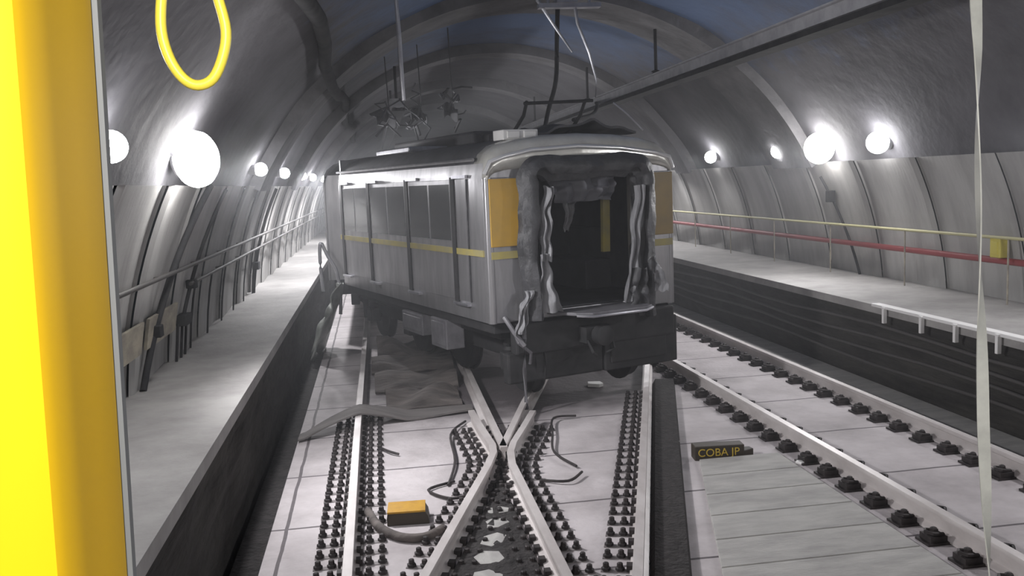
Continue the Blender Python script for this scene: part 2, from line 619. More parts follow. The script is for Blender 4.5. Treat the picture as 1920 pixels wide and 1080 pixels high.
GL, GR = 'lamps along the left wall', 'lamps along the right wall'
lamp_at(-1, 6.45, 'lit wall lamp half hidden by the yellow cab post', group=GL, power=90, r=0.11)
lamp_at(-1, 9.1, 'large glaring floodlight on left vault, brightest lamp in the tunnel', True, group='floodlights')
for y, lb in ((14.65, 'small lit lamp at the left foot of the nearest vault rib'),
              (18.5, 'small lit wall lamp next beyond the one at the nearest rib foot, left side'),
              (23.0, 'first of the three tiny lamps crowded beside the train rear'),
              (27.0, 'middle of the three tiny lamps crowded beside the train rear'),
              (32.5, 'farthest tiny lamp on the left wall, touching the train rear')):
    lamp_at(-1, y, lb, group=GL, r=0.105, power=45 if y < 18 else 400)
lamp_at(1, 12.95, 'lit wall lamp closest to hanging white strap, right wall', group=GR, power=55, r=0.17)
lamp_at(1, 14.75, 'large floodlight on the right wall between two smaller lamps', True, group='floodlights', power=250)
for y, lb in ((16.4, 'lit wall lamp next to right-hand floodlight on its far side'),
              (19.9, 'lit wall lamp halfway between right-hand floodlight and train corner'),
              (22.8, 'lit lamp touching the top right corner of the wrecked car')):
    lamp_at(1, y, lb, group=GR, r=0.135, power=55 if y < 22 else 130)
# lamps of the same rows outside the picture
for s, y in ((1, 25.8), (1, 29.0), (1, 35.0), (1, 8.6), (1, 4.5), (-1, 3.2), (-1, -2.0), (1, -1.0)):
    lamp_at(s, y, 'unseen lamp of the same row outside the picture', group='lamps outside the picture', power=200 if y > 20 else 130 if s > 0 else 70)


# ------------------------------------------------------------------ rails
RAIL = [(-0.036, 0), (0.036, 0), (0.04, -0.012), (0.038, -0.04), (0.012, -0.055), (0.012, -0.145), (0.07, -0.165), (0.07, -0.18), (-0.07, -0.18), (-0.07, -0.165), (-0.012, -0.145), (-0.012, -0.055), (-0.038, -0.04), (-0.04, -0.012)]


def plate_mesh(sides=(-1, 1)):
    m = MB()
    m.box(-0.29, 0.29 if 1 in sides else 0.08, -0.03, 0.03, -0.2, -0.184, 1)
    for s in sides:
        m.box(s * 0.07 - 0.025, s * 0.07 + 0.025, -0.035, 0.035, -0.18, -0.13)
        for x in (0.145, 0.25):
            m.lathe([(0.036, -0.18), (0.036, -0.16), (0.024, -0.155), (0.022, -0.125), (0.012, -0.12)], 6, 'z', (s * x, 0, 0))
    return m.mesh('fastening_plate', [M['iron'], M['sole']])


def clip_mesh():
    m = MB()
    m.box(-0.25, 0.20, -0.09, 0.09, -0.2, -0.17)
    for s in (-1, 1):
        m.box(s * 0.15 - 0.07, s * 0.15 + 0.07, -0.075, 0.075, -0.18, -0.125)
        m.tube([(s * 0.09, -0.04, -0.12), (s * 0.19, -0.05, -0.105), (s * 0.22, 0, -0.10), (s * 0.19, 0.05, -0.105), (s * 0.09, 0.04, -0.12)], 0.016, 5)
        m.lathe([(0.03, -0.13), (0.03, -0.08), (0.015, -0.07)], 6, 'z', (s * 0.15, 0, 0))
    return m.mesh('rail_clip', M['iron'])


PLATE, CLIP, HALF = plate_mesh(), clip_mesh(), plate_mesh((-1,))


def make_rail(label, path, plates=None, mesh=None, pname='fastening_plate', group=None, step=0.22, off=0.0):
    m = MB()
    m.sweep(RAIL, path)
    o = tag(m.build('rail', M['rail'], smooth=35), label, 'rail', group)
    if plates:
        y = plates[0] + off
        k = 0
        while y < plates[1]:
            for a, b in zip(path[:-1], path[1:]):
                if a[1] <= y <= b[1]:
                    t = (y - a[1]) / (b[1] - a[1])
                    c = bpy.data.objects.new(pname, mesh)
                    C.objects.link(c)
                    c.parent = o
                    c.location = (a[0] + (b[0] - a[0]) * t, y, 0)
                    c.rotation_euler = (0, 0, -math.atan2(b[0] - a[0], b[1] - a[1]))
                    break
            y += step * (1 + 0.05 * math.sin(k * 1.7))
            k += 1
    return o


def ax_(y):
    return 0.19 + 0.315 * (y - 6.2)


def bx_(y):
    return 1.65 + 0.317 * (y - 5.83)


make_rail('left-hand rail of the near track, running under the mat to the train rear', [(-0.36, 1.5, 0), (-0.35, 10, 0), (-0.31, 18, 0), (-0.30, 60, 0)], (5.4, 11.6), PLATE)
make_rail('bent rail from bottom centre-left up to the frog, ending in a short left wing',
          [(ax_(1.5), 1.5, 0), (ax_(5), 5, 0), (ax_(8.6), 8.6, 0), (1.06, 9.02, 0), (1.085, 9.3, 0), (1.04, 10.2, 0), (1.02, 10.8, 0)], (5.4, 10.6), PLATE)
make_rail('bent rail from bottom right of centre to the frog, ending in a right wing',
          [(1.17, 1.5, 0), (1.18, 5, 0), (1.19, 8.6, 0), (1.235, 9.0, 0), (1.31, 9.3, 0), (1.52, 9.9, 0), (1.74, 10.55, 0)], (5.4, 10.5), PLATE, off=0.1)
make_rail('straight rail beyond the frog, slanting left under the train flank', [(1.19, 9.15, 0), (1.205, 11, 0), (1.25, 15, 0), (1.25, 60, 0)])
make_rail('rail beyond the frog slanting right towards the train front', [(1.18, 9.2, 0), (ax_(11), 11, 0), (ax_(14), 14, 0), (4.28, 19.3, 0)])
make_rail('crossover rail with dark strip beside it, ending below the wrecked car front', [(bx_(1.5), 1.5, 0), (bx_(6), 6, 0), (bx_(9), 9, 0), (bx_(13), 13, 0), (5.76, 19.0, 0)], (5.2, 11.6), HALF)
make_rail('inner rail of the right-hand track, thick and pale', [(4.34, 1.5, 0), (4.32, 8, 0), (4.28, 14, 0), (4.28, 60, 0)], (5.0, 16), CLIP, 'rail_clip', step=0.42)
make_rail('outer rail of the right-hand track, nearest the right masonry', [(5.84, 1.5, 0), (5.8, 8, 0), (5.76, 14, 0), (5.76, 60, 0)], (6.6, 20), CLIP, 'rail_clip', step=0.42)

# dark strip painting in the shadow the crossover rail casts on the slab
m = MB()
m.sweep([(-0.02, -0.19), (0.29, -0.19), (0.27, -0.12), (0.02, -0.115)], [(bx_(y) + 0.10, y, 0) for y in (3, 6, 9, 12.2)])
tag(m.build('rail_shadow', M['black']), 'dark painted shadow strip along the right side of the crossover rail', 'strip')

# frog: black bed of the crossing between the rails
m = MB()
def frog_bed(u, v):
    y = 5.0 + 6.3 * u
    if y < 9.2:
        xa, xb = ax_(y) + 0.12, 1.19 - 0.12
    else:
        xa, xb = 1.10, 1.2
    if xa > xb:
        xa = xb = (xa + xb) / 2
    return (xa + (xb - xa) * v, y, -0.178 + 0.012 * noise.noise(Vector((xa * 7 + v * 5, y * 5, 0))))
m.grid(lambda u, v: frog_bed(u * 0.68, v), 30, 8, 0.03)
tag(m.build('crossing_bed', M['black']), 'black oily bed between the two rails meeting at the frog', 'track bed')
for i, (x, y, sx, sy) in enumerate(((0.93, 7.75, 0.10, 0.09), (0.86, 7.45, 0.13, 0.10), (0.80, 7.1, 0.14, 0.10), (0.72, 6.75, 0.13, 0.12), (0.66, 6.4, 0.13, 0.12))):
    m = MB()
    m.prism([(-sx, -sy * 0.5), (-sx * 0.3, -sy), (sx * 0.8, -sy * 0.7), (sx, sy * 0.3), (sx * 0.2, sy), (-sx * 0.9, sy * 0.6)], 'z', 0, 0.03)
    o = m.build('spacer_block', M['cover'], bevel=0.005)
    o.location = (x, y, -0.176)
    o.rotation_euler = (0, 0, 0.5 * i)
    tag(o, ('pale spacer block nearest the frog point', 'pale spacer block second from the frog point', 'pale spacer block in the middle of the row between the rails', 'pale spacer block fourth from the frog point', 'pale spacer block farthest from frog point, low in the picture')[i], 'block', 'pale blocks in the black crossing bed')

# concrete cover slabs right of the crossover
for i in range(7):
    y0 = 5.15 + 0.5 * i
    xl = max(2.35 + 0.30 * (y0 - 6.1) + 0.02, 2.1)
    m = MB()
    m.prism([(xl, y0), (3.98, y0), (3.98, y0 + 0.485), (xl + 0.145, y0 + 0.485)], 'z', -0.19, -0.15)
    lb = ('cover slab closest to the viewer beside crossover rail', 'cover slab second from the viewer, at the bottom edge', 'third cover slab from the viewer, low beside crossover rail', 'fourth cover slab counted from the viewer', 'third cover slab from the dark box with yellow lettering', 'second cover slab from the dark box with yellow lettering', 'cover slab directly before the dark box with yellow lettering')[i]
    tag(m.build('cover_slab', M['cover'], bevel=0.006), 'grey concrete ' + lb, 'slab', 'cover slabs between crossover and right track')


# ------------------------------------------------------------------ the wrecked metro car
CAR = (1.345, 10.996, 1.006)
YAW = 0.326
LCAR, WCAR = 6.15, 2.8
car = thing('metro_car', 'wrecked stainless steel metro car with torn open end, standing askew over the crossing', 'train', (CAR[0], CAR[1], 0), YAW)
B = CAR[2]      # body bottom above the rails


def section(drop=0.0, inset=0.0):
    """half-open body outline from left bottom over the roof to right bottom, heights above body bottom"""
    half = [(0.0, 0.0), (0.0, 0.9), (0.0, 1.78), (0.03, 1.98), (0.09, 2.10), (0.22, 2.20), (0.5, 2.275), (0.9, 2.32), (1.4, 2.34)]
    pts = []
    for x, z in half:
        zz = z - drop * max(0, (z - 1.75) / 0.6)
        xx = x + inset * max(0.0, min(1.0, (z - 1.0) / 1.2))
        pts.append((xx, zz))
    return pts + [(WCAR - x, z) for x, z in pts[:-1][::-1]]


def shell(body, y0, y1, i0, i1, name, material, parent, t=0.04, drop=0.0):
    """strip of the body outline between two stations, as a plate with thickness"""
    m = MB()
    sec = section(drop)[i0:i1 + 1]
    cx = WCAR / 2
    inner = []
    for x, z in sec:
        inner.append((x + (t if x < cx - 0.6 else -t if x > cx + 0.6 else 0), z - (t if z > 1.95 else 0)))
    poly = sec + inner[::-1]
    m.prism([(x, z + body) for x, z in poly], 'y', y0, y1)
    return m.build(name, material, parent, smooth=40)


shell(B, 0.10, LCAR, 0, 3, 'side_wall', M['steel'], car)
shell(B, 0.10, LCAR, 13, 16, 'side_wall', M['steel'], car)
shell(B, 0.38, LCAR, 3, 13, 'roof', M['roof'], car)
# side cornice: bright gutter along the top of the flank
g = MB()
g.tube([(-0.012, 0.3, B + 2.03), (-0.012, LCAR, B + 2.03)], 0.022, 8)
g.build('gutter', M['steel'], car, smooth=40)

# bright end dome: body outline pulled down towards the torn end
m = MB()
stations = [(0.40, 0.0, 0.0), (0.20, 0.005, 0.0), (0.09, 0.02, 0.0), (0.03, 0.05, 0.005), (0.0, 0.10, 0.01), (-0.012, 0.18, 0.015), (-0.015, 0.27, 0.02), (0.0, 0.42, 0.04)]
vs, fs = [], []
for y, dr, ins in stations:
    for x, z in section(dr, ins)[2:15]:
        vs.append((x, y, z + B))
n = 13
for i in range(len(stations) - 1):
    for j in range(n - 1):
        fs.append((i * n + j, i * n + j + 1, (i + 1) * n + j + 1, (i + 1) * n + j))
m.quadmesh(vs, fs)
dome = m.build('roof_dome', M['steelbright'], car, smooth=50)
md = dome.modifiers.new('thickness', 'SOLIDIFY')
md.thickness = 0.03
md.offset = -1

lip = MB()
lip.tube([(-0.01, 0.0, B + 1.84), (0.06, -0.015, B + 1.99), (0.25, -0.03, B + 2.05), (0.62, -0.035, B + 2.12), (1.3, -0.04, B + 2.155), (1.95, -0.035, B + 2.12), (2.5, -0.03, B + 2.05), (2.74, -0.015, B + 1.99), (2.81, 0.0, B + 1.84)], 0.03, 8)
lip.build('dome_lip', M['chrome'], dome, smooth=50)
# end wall in pieces round the gangway opening
OX0, OX1, OZ0, OZ1 = 0.62, 2.12, 0.10, 1.80
e = MB()
e.box(0.0, OX0, 0.0, 0.10, B, B + 1.80)
e.box(OX1, WCAR, 0.0, 0.10, B, B + 1.80)
e.box(OX0, OX1, 0.0, 0.10, B, B + OZ0)
e.prism([(0.05, B + 1.79), (0.08, B + 1.93), (0.25, B + 2.0), (1.4, B + 2.05), (2.55, B + 2.0), (2.72, B + 1.93), (2.75, B + 1.79)], 'y', 0.01, 0.10)
e.build('end_wall', M['steel'], car, bevel=0.012)
# corner posts
for x in (0.0, WCAR):
    p = MB()
    p.tube([(x + (0.045 if x == 0 else -0.045), 0.05, B + 0.0), (x + (0.045 if x == 0 else -0.045), 0.05, B + 1.8)], 0.06, 10)
    p.build('corner_post', M['steel'], car, smooth=40)
for x0, x1, z0, z1, nm in ((0.035, 0.47, 0.95, 1.785, 'yellow_panel'), (2.31, 2.79, 0.95, 1.785, 'yellow_panel')):
    p = MB()
    p.box(x0, x1, -0.022, 0.0, B + z0, B + z1)
    tag(p.build(nm, M['yellow'] if x0 < 1 else M['darker'], car, bevel=0.008), 'yellow panel on the end wall' if x0 < 1 else 'brownish yellow panel on the end wall')
for x0, x1 in ((0.035, 0.45), (2.33, 2.78)):
    p = MB()
    p.box(x0, x1, -0.014, 0.0, B + 0.80, B + 0.89)
    p.build('end_stripe', M['stripe'], car)
p = MB()
p.box(-0.020, 0.0, 0.12, LCAR, B + 0.83, B + 0.91)
p.build('side_stripe', M['stripe'], car)

# flank: dark door slots, door leaves with tall glass, thresholds
for k, y in enumerate((0.98, 2.68, 4.46, 5.98)):
    p = MB()
    p.box(-0.024, 0.004, y - 0.055, y + 0.065, B + 0.2, B + 1.83)
    p.build('door_slot', M['under'], car)
    t_ = MB()
    t_.box(-0.055, 0.0, y - 0.40, y + 0.06, B + 0.165, B + 0.195)
    t_.build('threshold', M['alu'], car)
    t_ = MB()
    t_.box(-0.035, 0.0, y - 0.46, y - 0.02, B + 1.81, B + 1.85)
    t_.build('door_header', M['alu'], car)
    if k == 3:
        break
    ya, yb = y + 0.07, (2.68, 4.46, 5.98)[k] - 0.06
    p = MB()
    p.box(-0.010, 0.004, ya, yb, B + 0.22, B + 1.80)
    d = p.build('door', M['steel'], car, bevel=0.004)
    for q0, q1 in ((ya + 0.05, (ya + yb) / 2 - 0.03), ((ya + yb) / 2 + 0.03, yb - 0.05)):
        p = MB()
        p.box(-0.014, -0.006, q0, q1, B + 1.0, B + 1.74)
        p.build('door_window', M['glass'], d, bevel=0.002)
p = MB()
p.box(-0.010, 0.004, 0.56, 0.92, B + 0.22, B + 1.80)
d = p.build('door', M['steel'], car, bevel=0.004)
p = MB()
p.box(-0.016, -0.006, 0.54, 0.565, B + 0.22, B + 1.80)
p.build('door_seal', M['rubber'], d)
for y0, y1, z0, z1 in ((1.15, 2.0, 0.42, 0.53),):
    p = MB()
    p.box(-0.008, 0.002, y0, y1, B + z0, B + z1)
    p.build('vent_panel', M['alu'], car)

# inside
p = MB()
p.box(0.04, WCAR - 0.04, 0.10, LCAR, B + 0.02, B + 0.11)
p.build('cabin_floor', M['inner'], car)
p = MB()
p.box(0.045, 0.075, 0.12, LCAR, B + 0.11, B + 1.95)
p.box(WCAR - 0.075, WCAR - 0.045, 0.12, LCAR, B + 0.11, B + 1.95)
p.box(0.07, WCAR - 0.07, 0.12, LCAR, B + 1.90, B + 1.95)
p.build('cabin_lining', M['inner'], car)
p = MB()
p.box(0.04, WCAR - 0.04, LCAR - 0.06, LCAR, B, B + 2.25)
p.build('rear_bulkhead', M['innerpanel'], car)
p = MB()
p.box(0.95, 1.75, 2.6, 2.68, B + 0.55, B + 1.02)
p.box(0.95, 1.0, 2.6, 2.68, B + 0.11, B + 0.55)
p.box(1.70, 1.75, 2.6, 2.68, B + 0.11, B + 0.55)
p.build('partition', M['innerpanel'], car, bevel=0.01)
for x, y, z0 in ((1.02, 1.6, 0.11), (1.80, 2.2, 0.11), (0.80, 3.4, 0.11), (2.0, 4.2, 0.11)):
    p = MB()
    p.tube([(x, y, B + z0), (x, y, B + 1.9)], 0.022, 10)
    p.build('grab_pole', M['chrome'], car, smooth=40)
p = MB()
p.prism([(1.86, B + 0.75), (1.97, B + 0.75), (1.99, B + 1.62), (1.88, B + 1.62)], 'y', 0.3, 0.36)
tag(p.build('door_jamb', M['stripe'], car), 'yellow jamb inside the opening')
for side in (0, 1):
    x0 = 0.1 if side == 0 else WCAR - 0.55
    p = MB()
    p.prism([(x0, B + 0.11), (x0 + 0.45, B + 0.11), (x0 + 0.45, B + 0.5), (x0 + 0.42, B + 0.54), (x0, B + 0.54)], 'y', 1.4, 2.5)
    p.box(x0 if side == 0 else x0 + 0.38, x0 + 0.07 if side == 0 else x0 + 0.45, 1.4, 2.5, B + 0.54, B + 1.0)
    p.build('bench', M['innerpanel'], car, bevel=0.02)
p = MB()
p.lathe([(0.02, 0), (0.05, 0.02), (0.055, 0.08), (0.03, 0.11)], 12, 'z', (0.93, 2.0, B + 1.17))
p.tube([(0.93, 2.0, B + 1.28), (0.93, 2.0, B + 1.9)], 0.008, 6)
p.build('grab_handle', M['white'], car, smooth=40)


# torn gangway bellows
def bellows_path(t):
    """0..1 round the opening: up the left, over the top, down the right (outer edge x, z)"""
    L0, L1, Zb, Zt, rc = 0.40, 2.36, 0.02, 2.04, 0.30
    segs = [Zt - rc - Zb, PI * rc / 2, L1 - L0 - 2 * rc, PI * rc / 2, Zt - rc - Zb + 0.12]
    s = t * sum(segs)
    if s < segs[0]:
        return L0, Zb + s, (1, 0)
    s -= segs[0]
    if s < segs[1]:
        a = s / rc
        return L0 + rc - rc * math.cos(a), Zt - rc + rc * math.sin(a), (math.cos(a), -math.sin(a))
    s -= segs[1]
    if s < segs[2]:
        return L0 + rc + s, Zt, (0, -1)
    s -= segs[2]
    if s < segs[3]:
        a = s / rc
        return L1 - rc + rc * math.sin(a), Zt - rc + rc * math.cos(a), (-math.sin(a), -math.cos(a))
    s -= segs[3]
    return L1, Zt - rc - s, (-1, 0)


CROSS = [(0.05, 0.02), (0.0, -0.06), (0.05, -0.12), (0.0, -0.19), (0.06, -0.26), (0.13, -0.29), (0.18, -0.24), (0.16, -0.17), (0.24, -0.13), (0.20, -0.06), (0.25, 0.0), (0.22, 0.06)]
m = MB()
NT = 90
vs, fs = [], []
nc = len(CROSS)
for i in range(NT + 1):
    t = i / NT
    x, z, (nx, nz) = bellows_path(t)
    lean = 0.04 * noise.noise(Vector((t * 9, 1.3, 0)))
    wide = 1.0 + 0.28 * noise.noise(Vector((t * 7, 5.1, 2.0))) + (0.25 if 0.38 < t < 0.6 else 0)
    for j, (q, y) in enumerate(CROSS):
        wv = 0.035 * noise.noise(Vector((t * 22, j * 0.9, 3.3)))
        q2 = q * wide + wv + lean
        vs.append((x + nx * q2, y + 0.03 * noise.noise(Vector((t * 18, j * 1.1, 9.1))), B + z + nz * q2))
for i in range(NT):
    for j in range(nc):
        j2 = (j + 1) % nc
        fs.append((i * nc + j, i * nc + j2, (i + 1) * nc + j2, (i + 1) * nc + j))
fs += [tuple(range(nc)), tuple(range(NT * nc, (NT + 1) * nc))[::-1]]
m.quadmesh(vs, fs)
bel = m.build('gangway_bellows', M['rubber'], car, smooth=60)


def rag(name, x0, z0, x1, z1, wid0, wid1, y, seed, material, parent, folds=3.0, label=None):
    """hanging torn sheet from top (x0,z0) to bottom (x1,z1)"""
    m = MB()

    def fn(u, v):
        wd = wid0 + (wid1 - wid0) * v
        x = x0 + (x1 - x0) * v + (u - 0.5) * wd
        z = z0 + (z1 - z0) * v
        q = noise.noise(Vector((seed, v * 3.5, u * 2)))
        yy = y + 0.05 * math.sin(u * folds * PI + v * 2 + seed) + 0.06 * q
        return (x + 0.05 * noise.noise(Vector((seed + 4, v * 4.5, 0))), yy, B + z + 0.04 * noise.noise(Vector((u * 4, seed, v * 3))))
    m.grid(fn, 12, 26, 0.012)
    o = m.build(name, material, parent, smooth=60)
    if label:
        o['label'] = label
    return o


rag('torn_sheet', 0.74, 1.66, 0.66, 0.75, 0.10, 0.12, -0.22, 1.2, M['canvas'], bel, label='pale torn sheet hanging at the left of the opening')
rag('torn_sheet', 0.64, 0.85, 0.72, 0.10, 0.16, 0.30, -0.24, 4.2, M['canvas'], bel)
rag('torn_sheet', 2.10, 1.62, 1.90, 0.12, 0.10, 0.16, -0.22, 2.6, M['canvas'], bel, label='pale torn sheet hanging at the right of the opening')
rag('torn_sheet', 2.02, 0.55, 2.06, 0.05, 0.16, 0.3, -0.26, 7.7, M['rubber'], bel)
rag('torn_sheet', 1.36, 1.78, 1.36, 1.46, 1.05, 0.8, -0.05, 5.5, M['innerpanel'], bel, 7)
rag('torn_panel', 2.24, 0.70, 2.38, 0.22, 0.10, 0.16, -0.30, 6.1, M['canvas'], bel, 1, 'bent grey panel at the right foot of the bellows')
rag('torn_sheet', 0.44, 0.40, 0.25, -0.12, 0.10, 0.16, -0.2, 9.4, M['canvas'], bel, 4)
rag('torn_sheet', 1.55, 1.60, 1.42, 1.05, 0.22, 0.10, 0.55, 8.8, M['canvas'], car, 3)
# gangway floor plate
p = MB()
p.prism([(0.74, 0.10), (2.06, 0.10), (2.12, -0.42), (1.95, -0.52), (1.15, -0.52), (0.98, -0.40)], 'z', B + 0.045, B + 0.085)
gp = p.build('gangway_plate', M['boxgrey'], car, bevel=0.01)
p = MB()
p.tube([(0.98, -0.41, B + 0.05), (1.15, -0.53, B + 0.04), (1.95, -0.53, B + 0.04), (2.12, -0.43, B + 0.05)], 0.02, 8)
p.build('plate_edge', M['alu'], gp, smooth=40)

# underframe, coupler, bogies
p = MB()
p.box(0.06, WCAR - 0.06, 0.06, LCAR - 0.02, B - 0.14, B + 0.0)
p.box(0.25, 0.40, 0.3, LCAR - 0.1, B - 0.26, B - 0.13)
p.box(2.4, 2.55, 0.3, LCAR - 0.1, B - 0.26, B - 0.13)
p.build('underframe', M['under'], car, bevel=0.01)
p = MB()
p.box(0.28, 2.72, -0.10, 0.08, B - 0.42, B - 0.02)
p.box(0.20, 1.62, 0.0, 0.16, B - 0.80, B - 0.40)
p.build('end_beam', M['under'], car, bevel=0.03)
p = MB()
p.box(1.62, 2.80, -0.04, 0.5, B - 0.80, B - 0.16)
p.box(1.7, 2.6, -0.07, -0.03, B - 0.7, B - 0.3)
p.build('equipment_box', M['under'], car, bevel=0.03)
p = MB()
p.box(1.18, 1.58, -0.30, 0.2, B - 0.34, B - 0.14)
p.lathe([(0.10, -0.46), (0.13, -0.44), (0.13, -0.30), (0.08, -0.28)], 14, 'y', (1.38, 0, B - 0.24))
p.tube([(1.2, -0.3, B - 0.3), (1.22, -0.38, B - 0.45), (1.3, -0.34, B - 0.5)], 0.02, 6)
p.tube([(1.55, -0.3, B - 0.3), (1.53, -0.4, B - 0.42), (1.45, -0.34, B - 0.48)], 0.02, 6)
p.build('coupler', M['under'], car, smooth=40)
p = MB()
p.tube([(0.40, -0.08, B - 0.05), (0.36, -0.16, B - 0.2), (0.37, -0.12, B - 0.6), (0.36, -0.14, B - 1.1)], 0.03, 8)
p.tube([(0.25, -0.05, B - 0.05), (0.30, -0.12, B - 0.25), (0.48, -0.1, B - 0.4), (0.5, -0.02, B - 0.55)], 0.022, 8)
p.tube([(0.16, -0.03, B + 0.08), (0.22, -0.16, B - 0.1), (0.34, -0.2, B - 0.28)], 0.03, 8)
p.build('dangling_hose', M['boxgrey'], car, smooth=40)


def bogie(y, parent):
    fr = MB()
    for x in (0.5, 2.18):
        fr.prism([(y - 1.25, B - 0.50), (y - 1.15, B - 0.36), (y - 0.4, B - 0.36), (y - 0.3, B - 0.30), (y + 0.3, B - 0.30), (y + 0.4, B - 0.36), (y + 1.15, B - 0.36), (y + 1.25, B - 0.50), (y + 0.4, B - 0.56), (y - 0.4, B - 0.56)], 'x', x, x + 0.12)
    fr.box(0.55, 2.25, y - 0.2, y + 0.2, B - 0.5, B - 0.2)
    b = fr.build('bogie', M['under'], parent, bevel=0.01)
    for dy in (-0.95, 0.95):
        ax = MB()
        ax.tube([(0.48, y + dy, B - 0.58), (2.32, y + dy, B - 0.58)], 0.07, 12)
        ax.build('axle', M['under'], b, smooth=40)
        for x in (0.66, 2.14):
            wv = MB()
            s = 1 if x > 1 else -1
            wv.lathe([(0.08, -0.09), (0.12, -0.07), (0.36, -0.05), (0.415, -0.065), (0.42, 0.05), (0.45, 0.055), (0.45, 0.075), (0.12, 0.06), (0.08, 0.08)] if s < 0 else [(0.08, -0.08), (0.12, -0.06), (0.45, -0.075), (0.45, -0.055), (0.42, -0.05), (0.415, 0.065), (0.36, 0.05), (0.12, 0.07), (0.08, 0.09)], 28, 'x', (x, y + dy, B - 0.58))
            wv.build('wheel', M['under'], b, smooth=40)
        for x in (0.44, 2.36):
            jb = MB()
            jb.box(x - 0.09, x + 0.09, y + dy - 0.14, y + dy + 0.14, B - 0.70, B - 0.46)
            jb.build('axle_box', M['under'], b, bevel=0.02)
            sp = MB()
            sp.lathe([(0.07, B - 0.46), (0.09, B - 0.42), (0.07, B - 0.38), (0.09, B - 0.34), (0.07, B - 0.30), (0.07, B - 0.16)], 12, 'z', (x, y + dy, 0))
            sp.build('spring', M['under'], b, smooth=40)


bogie(1.35, car)
bogie(4.95, car)
for y0, y1, z0, z1 in ((2.42, 3.25, -0.47, -0.16), (1.52, 2.08, -0.55, -0.13)):
    p = MB()
    p.box(0.02, 0.30, y0, y1, B + z0, B + z1)
    c_ = p.build('equipment_case', M['boxgrey'], car, bevel=0.015)
    q = MB()
    q.box(0.008, 0.03, y0 + 0.06, y1 - 0.06, B + z0 + 0.05, B + z1 - 0.05)
    q.build('case_lid', M['boxgrey'], c_, bevel=0.005)
    c_['label'] = 'grey equipment case under the flank'

# roof gear
p = MB()
p.box(0.45, 0.95, 0.35, 0.65, B + 2.27, B + 2.40)
p.box(0.50, 0.68, 0.33, 0.36, B + 2.29, B + 2.38)
p.box(0.74, 0.92, 0.33, 0.36, B + 2.29, B + 2.38)
p.build('marker_light', M['white'], car, bevel=0.01)
m = MB()


def torn_roof(u, v):
    x = 0.95 + 1.6 * u
    return (x, 0.45 + 1.3 * v + 0.1 * noise.noise(Vector((u * 5, v * 3, 1))), B + 2.38 + 0.10 * math.sin(u * PI) + 0.13 * noise.noise(Vector((u * 4.5, v * 2.2, 7))) - 0.05 * v)


m.grid(torn_roof, 26, 12, 0.03)
tag(m.build('torn_roof_sheet', M['roof'], car, smooth=50), 'dark crumpled sheet on the roof')
p = MB()
p.box(0.25, 0.95, 3.2, 4.7, B + 2.26, B + 2.34)
p.build('roof_cover', M['alu'], car, bevel=0.02)
p = MB()
p.box(0.9, 2.2, 2.2, 5.6, B + 2.30, B + 2.50)
p.box(1.05, 1.35, 2.0, 2.3, B + 2.30, B + 2.46)
p.build('roof_unit', M['roof'], car, bevel=0.04)
p = MB()
for xx in (1.0, 1.9):
    p.tube([(xx, 1.2, B + 2.36), (xx + 0.1, 1.0, B + 2.62), (xx + 0.02, 0.75, B + 2.78)], 0.025, 8)
p.tube([(0.98, 0.75, B + 2.76), (2.05, 0.75, B + 2.80)], 0.022, 8)
p.tube([(1.0, 1.2, B + 2.36), (1.9, 1.2, B + 2.36)], 0.03, 8)
p.build('broken_pantograph', M['pipe'], car, smooth=40)

# car standing behind on the left track: flank and roof only show as a sliver
c2 = thing('metro_car', 'second metro car half hidden behind the wrecked one, on the left track', 'train', (-0.95, 17.7, 0), 0.0)
shell(B, 0.0, 18.0, 0, 3, 'side_wall', M['steel'], c2)
shell(B, 0.0, 18.0, 13, 16, 'side_wall', M['steel'], c2)
shell(B, 0.0, 18.0, 3, 13, 'roof', M['roof'], c2)
p = MB()
p.box(0.03, WCAR - 0.03, 0.0, 0.06, B, B + 2.0)
p.build('end_wall', M['steel'], c2)
p = MB()
p.box(-0.006, 0.0, 0.05, 18, B + 0.825, B + 0.915)
p.build('side_stripe', M['stripe'], c2)
for k in range(4):
    p = MB()
    p.box(-0.008, 0.002, 0.9 + 4.3 * k, 2.6 + 4.3 * k, B + 1.0, B + 1.76)
    p.build('window', M['glass'], c2)
p = MB()
p.box(0.1, WCAR - 0.1, 0.1, 17.9, B - 0.3, B)
p.build('underframe', M['under'], c2)
bogie(2.6, c2)

# ------------------------------------------------------------------ wreckage and loose things on the track
m = MB()


def side_sheet(u, v):
    x = -0.70 - 0.55 * v + 0.12 * noise.noise(Vector((u * 3, v * 4, 2))) + 0.06 * math.sin(u * 9)
    y = 15.7 + 1.5 * u + 0.15 * noise.noise(Vector((v * 5, u * 2, 8)))
    z = 1.10 - 1.25 * v + 0.16 * noise.noise(Vector((u * 4, v * 3, 5))) - 0.1 * u
    return (x, y, z)


m.grid(side_sheet, 20, 20, 0.02)
tag(m.build('torn_side_sheet', M['green'], smooth=50), 'crumpled grey-green sheet of bodywork at the train rear, fallen beside the left walkway', 'wreckage')
m = MB()
m.tube(smooth_path([(-1.0, 16.5, 0.93), (-1.02, 16.5, 1.45), (-0.99, 16.5, 1.80), (-0.88, 16.5, 1.56), (-0.75, 16.5, 1.3), (-0.70, 16.5, 0.9), (-0.72, 16.5, 0.5)]), 0.03, 8)
tag(m.build('bent_tube', M['alu'], smooth=50), 'bent pale tube arching beside the train rear at the walkway edge', 'wreckage')

